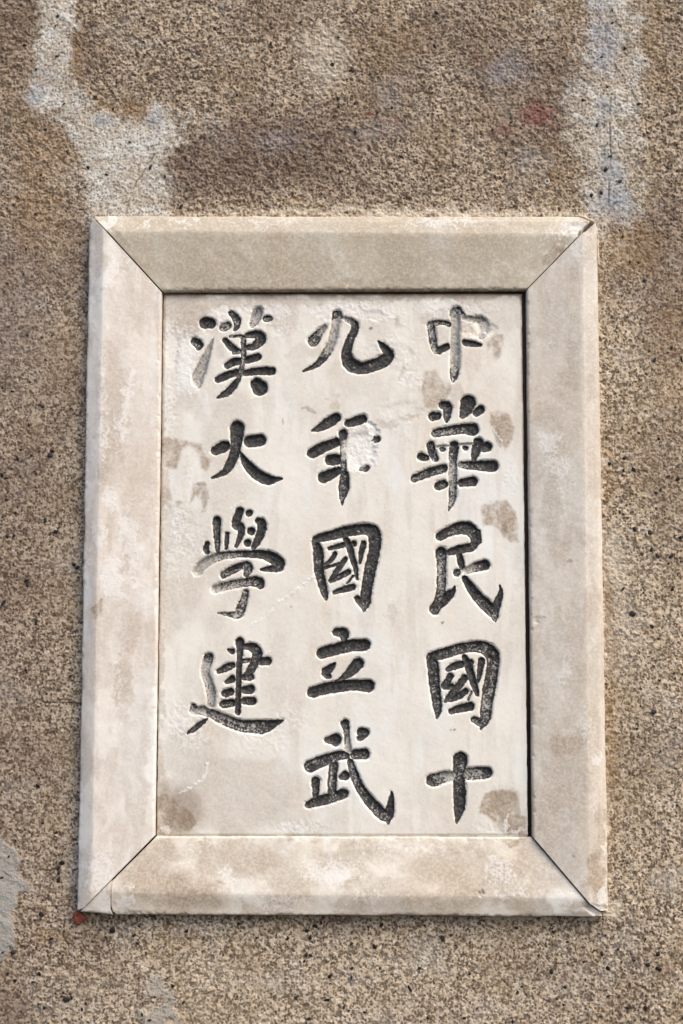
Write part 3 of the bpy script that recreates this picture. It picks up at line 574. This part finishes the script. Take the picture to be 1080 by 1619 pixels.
# the panel's sides lean a little, as the frame's opening does
X = U.copy(); fr = (V-v0)/(v1-v0)
lft = tl[0]+(bl[0]-tl[0])*fr; rgt = tr[0]+(br[0]-tr[0])*fr
rag = 1.6*(fbm(U*0+3, V, 14, 3, 99)-0.5)
inside_l = U < lft+2; inside_r = U > rgt-2
Uc = np.clip(U, lft+rag, rgt+rag)
co = world(Uc.ravel(), V.ravel(), h.ravel())
nr, nc = U.shape
low, sq = skirt(co, nr, nc, 1.0)
co2 = np.concatenate([co, low])
at = {k: np.concatenate([a.ravel(), np.full(len(low), d)]) for k, a, d in (('tan', tan, .4), ('scuff', scuff, 0), ('dirt_shade', np.clip(dirt_shade, 0, 1), .9), ('paint', pnt, 0), ('groove', groove, 0))}
qg = grid_quads(nr, nc); qo = np.where(sd[:-1, :-1] < 0.5, own[:-1, :-1], -1)
panel = part('inscription_panel', co2, np.concatenate([qg[qo == -1], sq]), M_PANEL, at)
for ci, (_, _, lab, _) in enumerate(CH):
    o = part('carved_character', co2, qg[qo == ci], M_PANEL, at, panel); o['label'] = lab

# --- the mortar bed behind the marble
a = world(*uv_of(160, 375, 0), 0.0); b = world(*uv_of(928, 1422, 0), 0.0)
bx = np.array([(x, y, z) for x in (a[0], b[0]) for y in (0.004, -3.0*S) for z in (a[2], b[2])])
part('mortar_bed', bx, np.array([(0,1,3,2),(4,6,7,5),(0,4,5,1),(2,3,7,6),(1,5,7,3),(0,2,6,4)]), M_BED, None)

# --- the four mitred frame strips (and the broken corner piece)
def strip(name, label, Lp, Rp, width, mat, tans, scuffs, dirt_shades, seed, chips=(), holes=(), bev=24.0, n_s=None, cham=4.0, ragged=1.0, cloud=0.34, ridge=H_RIDGE, inner=H_INNER, outer=H_OUTER, prof_from=0.0):
    """Lp and Rp: polylines ((s, px, py), ...) of the two ends from the outer (s=0) to the inner edge (s=1)"""
    hm = 18.0
    def poly(P, s):
        q = [uv_of(x, y, hm) for _, x, y in P]; ss = [p[0] for p in P]
        return np.interp(s, ss, [float(a[0]) for a in q]), np.interp(s, ss, [float(a[1]) for a in q])
    n_s = n_s or int(width/1.6)
    e = np.array([0, .35, .8, 1.4, 2.2, 3.2])/width
    s = np.concatenate([e, np.linspace(4.5/width, 1-4.5/width, n_s), 1-e[::-1]])
    lu, lv = poly(Lp, s); ru, rv = poly(Rp, s)
    length = float(np.hypot(ru-lu, rv-lv).max())
    e = np.array([0, .35, .8, 1.4, 2.2, 3.2])/length
    t = np.concatenate([e, np.linspace(4.8/length, 1-4.8/length, int(length/2.0)), 1-e[::-1]])
    U = lu[:, None]+(ru-lu)[:, None]*t[None]; V = lv[:, None]+(rv-lv)[:, None]*t[None]
    Sg = np.repeat(s[:, None], len(t), 1)*width+prof_from; Tg = np.repeat(t[None], len(s), 0)
    L_ = np.hypot(ru-lu, rv-lv)[:, None]
    # nibbled edges
    nx, ny = -(ru-lu)/L_[:, 0], -(rv-lv)/L_[:, 0]
    d_end = np.minimum(Tg, 1-Tg)*L_; d_out = Sg-prof_from; d_in = (1-Sg/ (width+prof_from))*width if prof_from == 0 else np.full(Sg.shape, 99.)
    lnz = fbm(U, V, 70, 4, seed); mnz = fbm(U, V, 16, 4, seed+1); fnz = fbm(U, V, 5, 3, seed+2)
    wv_ = ragged*(2.6*(fbm(U, V, 60, 3, seed+3)-0.5)+1.4*(fbm(U, V, 13, 3, seed+4)-0.5))
    wt = smooth(12, 0, d_out) + 0.45*smooth(8, 0, d_in)
    # across-direction (outer to inner)
    iu, iv_ = np.gradient(U, axis=0), np.gradient(V, axis=0); il = np.hypot(iu, iv_)+1e-9
    U = U + wt*wv_*iu/il; V = V + wt*wv_*iv_/il
    ridge_x = bev + 1.6*(fbm(U, V, 45, 3, seed+5)-0.5)
    h = np.where(Sg < ridge_x, outer+(ridge-outer)*Sg/ridge_x, ridge+(inner-ridge)*(Sg-ridge_x)/(width-ridge_x))
    # soften the ridge, round the edges
    h = h - 0.75*((ridge-outer)/bev+(ridge-inner)/(width-bev))*np.exp(-((Sg-ridge_x)/3.0)**2)
    rnd = lambda d, r: r - np.sqrt(np.maximum(r*r-np.clip(r-d, 0, r)**2, 0))
    h = h - rnd(d_out, 3.2) - rnd(d_end, 0.8) - rnd(d_in, cham)*1.15
    h = h + 1.8*(lnz-0.5) + 0.5*(mnz-0.5) + 0.18*(fnz-0.5)
    ch = blobs(U, V, chips, hm, 5, 8, seed+6, 0.4) if chips else np.zeros(U.shape)
    rim = smooth(7, 0, np.minimum(d_out, d_in))*smooth(0.60, 0.75, fbm(U, V, 11, 3, seed+7))
    h = h - 3.5*ch*(0.4+fnz) - 1.8*rim
    for pts, w, dp in holes:
        h = h - dp*smooth(w+1.0, w*0.5, line_dist(U, V, px_pts(pts, hm)))
    tan = blobs(U, V, tans, hm, 18, 22, seed+8, 0.5) if tans else np.zeros(U.shape)
    horiz = abs(ru[0]-lu[0]) > abs(rv[0]-lv[0])
    tan = np.maximum(tan, cloud*smooth(0.47, 0.60, fbm(U*(1 if horiz else 1.6), V*(1 if horiz else 0.6), 62, 6, seed+14, 0.6))*(0.6+0.8*(mnz-0.2)))
    tan = np.maximum(tan, 0.4*smooth(0.52, 0.70, fbm(U*(1 if horiz else 1.8), V*(1.0 if horiz else 0.55), 44, 5, seed+12)))
    sf = blobs(U, V, scuffs, hm, 15, 13, seed+9, 0.7) if scuffs else np.zeros(U.shape)
    sf = np.maximum(sf, 0.5*rim); sf = np.maximum(sf, 0.20*smooth(0.60, 0.74, fbm(U*(1 if horiz else 2.2), V*(2.2 if horiz else 1), 40, 5, seed+13)))
    dr = blobs(U, V, dirt_shades, hm, 4, 9, seed+10, 0.5) if dirt_shades else np.zeros(U.shape)
    dr = np.maximum(dr, 0.3*smooth(2.0, 0, d_end)*smooth(0.35, 0.6, mnz)); dr = np.maximum(dr, 0.6*smooth(3, 0, d_out)*smooth(0.45, 0.62, fbm(U, V, 24, 3, seed+11)))  # dirt in the end joints; shade painted along the outer edge
    nr, nc = U.shape
    co = world(U.ravel(), V.ravel(), h.ravel()); low, sq = skirt(co, nr, nc, 0.6)
    co2 = np.concatenate([co, low])
    at = {k: np.concatenate([a.ravel(), np.full(len(low), d)]) for k, a, d in (('tan', tan, .5), ('scuff', sf, 0), ('dirt_shade', np.clip(dr, 0, 1), .55), ('paint', 0*tan, 0), ('groove', 0*tan, 0))}
    q = grid_quads(nr, nc).reshape(-1, 4)
    # keep the faces towards the viewer whichever way the strip runs
    k = q[len(q)//2]; p = co[k]; nrm = np.cross(p[1]-p[0], p[2]-p[0])
    q = np.concatenate([q, sq])
    if nrm[1] > 0: q = q[:, ::-1]
    o = part(name, co2, q, mat, at); o['label'] = label
    return o

strip('frame_strip', 'rosy white left side strip of the frame with chalky scuffs', [(0, 141, 356), (.07, 149.5, 347.6), (1, 256, 462.6)], [(0, 122, 1439), (.1, 132, 1436), (1, 245, 1321)], 114, M_LEFT,
      [(180,650,22,120,0,.6),(170,720,12,60,0,.7),(155,400,12,60,0,.5),(195,1080,10,60,0,.6),(215,760,20,160,0,.35),(160,960,5,24,0,.9),(205,1000,14,40,0,.55),(225,1200,10,80,0,.4),(190,1330,16,40,0,.4)],
      [(205,855,13,40,-8,1.0),(180,910,16,34,0,.85),(160,845,8,24,0,.7),(200,640,9,80,8,.65),(163,600,4,90,0,.6),(143,480,4,60,0,.6),(165,690,5,50,0,.55),(175,790,14,20,0,.6),(190,420,14,24,0,.4),(215,430,40,10,45,.4),(172,440,9,40,20,.8),(182,383,14,14,0,.6),(134,820,4,200,0,.5),(216,920,6,10,0,.8),(190,1090,12,90,0,.35),(160,1380,24,40,0,.6)],
      [(138,500,3,40,0,.4),(162,957,3,10,0,.45)], 110)
strip('frame_strip', 'grey tan top strip of the frame, darker on its sloping face', [(0, 150, 342), (.06, 151.2, 347.2), (1, 257.4, 461.2)], [(0, 912, 343), (.12, 932, 352), (.2, 920.6, 368.4), (1, 831.6, 458.4)], 117, M_TOP,
      [(300,420,60,30,0,.35),(490,415,40,30,0,.45),(640,420,50,26,0,.4),(760,400,60,30,0,.35),(800,356,60,8,0,.4),(250,352,30,6,0,.5),(880,400,14,18,30,.6),(560,352,60,8,0,.4),(500,448,250,7,0,.5),(870,405,16,6,-45,.7)],
      [(174,353,12,10,0,.9),(232,356,16,8,0,.5),(905,362,24,11,-8,1.0),(860,390,16,30,20,.35),(290,354,30,9,0,.55),(420,354,60,8,0,.4),(700,354,90,9,0,.5),(880,372,14,10,0,.5)],
      [(884,398,12,4,-45,.6),(928,356,6,8,40,.5),(540,457,300,2.4,0,.6),(380,384,3,2,0,.6),(190,376,30,3,48,.4)], 140, chips=[(905,366,20,10,-20,.6),(890,385,10,8,-45,.5)],  # the wide mark along the inner edge is painted shade
      holes=[([(921.5,367.5),(928,361)],2.4,15.0),([(913.5,373.5),(916.5,370)],1.6,9.0)], bev=28, outer=20.5)
strip('frame_strip', 'beige right side strip of the frame, rusty at its lower end', [(0, 944.5, 378), (.12, 941, 354), (.2, 922.2, 368.8), (1, 832.4, 459.2)], [(0, 962, 1440), (.14, 948, 1439.5), (.22, 931, 1427.8), (1, 842.2, 1323)], 112, M_RIGHT,
      [(941,1380,13,46,0,1.0),(948,1310,8,40,0,.6),(895,1178,22,18,0,.75),(885,1260,24,30,0,.5),(915,1230,14,50,0,.4),(902,580,16,60,0,.6),(870,520,20,40,0,.35),(935,610,10,30,0,.45),(865,650,20,16,0,.4),(905,440,10,20,0,.5),(928,372,12,10,0,.6),(930,560,12,60,0,.3)],
      [(870,700,24,24,0,.6),(880,735,24,30,0,.5),(905,765,14,8,0,.4),(945,1200,10,14,0,.7),(890,1060,10,24,0,.5),(925,1150,12,40,0,.45),(915,405,14,20,0,.5),(955,1350,4,60,0,.5),(952,1420,12,12,0,.9),(835,560,3,60,0,.5),(870,545,18,8,0,.4),(935,500,10,80,0,.3),(888,780,10,12,0,.4)],
      [(853,983,5,2,20,.5),(898,888,3,2,0,.8),(932,856,1.6,1.4,0,.9),(926,362,8,4,-45,.6),(907,1352,2,2,0,.6)], 170, chips=[(853,980,10,5,0,.3),(948,1434,14,5,10,.6),(930,366,7,5,-40,.6)], holes=[([(921.5,367.5),(928,361)],2.4,15.0)], bev=25)
strip('frame_strip', 'cream bottom strip of the frame with tan blotches and a cracked left corner', [(0, 186, 1446.5), (.04, 179, 1441), (.09, 176.3, 1432), (.42, 177.5, 1393), (.47, 182, 1388), (1, 246.5, 1323)], [(0, 952, 1449.5), (.08, 950, 1443), (.2, 930, 1429), (1, 841.5, 1324.5)], 124, M_BOTTOM,
      [(230,1390,40,36,0,.85),(280,1410,34,34,0,.95),(320,1420,40,20,0,.9),(260,1345,30,14,0,.7),(400,1360,60,30,0,.75),(460,1400,40,30,0,.6),(815,1332,26,6,0,.9),(840,1360,24,26,0,.6),(870,1385,30,24,30,.65),(700,1370,50,30,0,.6),(620,1410,40,20,0,.6),(560,1350,60,14,0,.6),(920,1432,20,8,0,.6),(330,1372,20,30,0,.35),(740,1420,60,10,0,.3)],
      [(200,1425,14,12,0,.7),(205,1400,10,10,0,.4),(520,1380,50,20,0,.6),(440,1425,60,14,0,.45),(360,1390,16,24,0,.5),(790,1370,24,24,0,.55),(800,1410,60,10,0,.4),(905,1420,22,18,0,.6),(640,1340,80,10,0,.4),(300,1340,30,8,0,.4),(580,1420,40,12,0,.4)],
      [(540,1447,420,2.2,0,.55),(760,1412,4,4,0,.6),(920,1445,24,4,10,.5),(815,1330,16,3,0,.35)], 200, chips=[(940,1440,16,6,20,.7),(210,1443,14,4,0,.4),(760,1412,3,3,0,1)], bev=34, ridge=25.5, inner=13.0, outer=19.5, cham=2.5, cloud=0.7)  # the wide mark along the bottom edge is its painted shadow
strip('corner_fragment', 'broken white triangular corner piece at the bottom left of the frame', [(0, 127, 1441), (1, 177, 1391.5)], [(0, 178, 1446), (.12, 175, 1436), (1, 177.6, 1392)], 52, M_LEFT,
      [], [(160,1425,18,14,0,.7)], [(140,1444,30,3,0,.5)], 230, bev=40, n_s=26, cham=1.0, ridge=25.5, inner=25, outer=19.5, prof_from=2.0)  # the thin mark continues the painted shadow of the bottom edge

# --- cream filler packed round the upper right corner
fp = px_pts([(900,341),(926,341),(940,350),(946,372),(948,420),(944,420),(943.5,378),(940,354),(931,349),(914,343)], 12)
sdf_u = np.arange(min(p[0] for p in fp)-1, max(p[0] for p in fp)+1, 1.2); sdf_v = np.arange(min(p[1] for p in fp)-1, max(p[1] for p in fp)+1, 1.2)
Uf, Vf = np.meshgrid(sdf_u, sdf_v); dd = poly_sdf(Uf, Vf, fp)+1.6*(fbm(Uf, Vf, 8, 3, 240)-0.5)
hf = np.clip(17-5*smooth(-1.5, 1.0, dd)+4*(fbm(Uf, Vf, 7, 3, 241)-0.5), 0, 30)*smooth(2.4, 0.4, dd) - 2
qf = grid_quads(*Uf.shape)[dd[:-1, :-1] < 2.4]
part('corner_filler', world(Uf.ravel(), Vf.ravel(), hf.ravel()), qf, M_FILL, None)

# ------------------------------------------------------------------ the red chip at the lower left corner
P_ = px_pts([(115,1444),(121,1440),(128,1443),(137,1451),(136,1454),(123,1463.5),(118,1459)], 6)
c_ = np.mean(P_, 0); n = len(P_)
rings = []
for sc_, hh_ in ((1.0, -2.0), (1.0, 5.0), (0.9, 6.6), (0.55, 7.6)):
    rings.append(np.array([(c_[0]+(x-c_[0])*sc_, c_[1]+(y-c_[1])*sc_, hh_+1.2*math.sin(2.3*i)) for i, (x, y) in enumerate(P_)]))
vv = np.concatenate(rings+[np.array([[c_[0], c_[1], 7.2]])])
co = world(vv[:, 0], vv[:, 1], vv[:, 2])
tri = []
for r in range(3):
    for i in range(n):
        j = (i+1) % n; a, b, c, d = r*n+i, r*n+j, (r+1)*n+j, (r+1)*n+i
        tri += [(a, c, b), (a, d, c)]
for i in range(n): tri.append((3*n+i, 4*n, 3*n+(i+1) % n))
base = world(c_[0], c_[1], 0)
chip_o = make_mesh('red_chip', co-base, np.array(tri), M_RED, None, None, False)
chip_o.location = tuple(base)
chip_o['label'] = 'small dark red clay chip wedged under the lower left corner of the marble frame'; chip_o['category'] = 'chip'
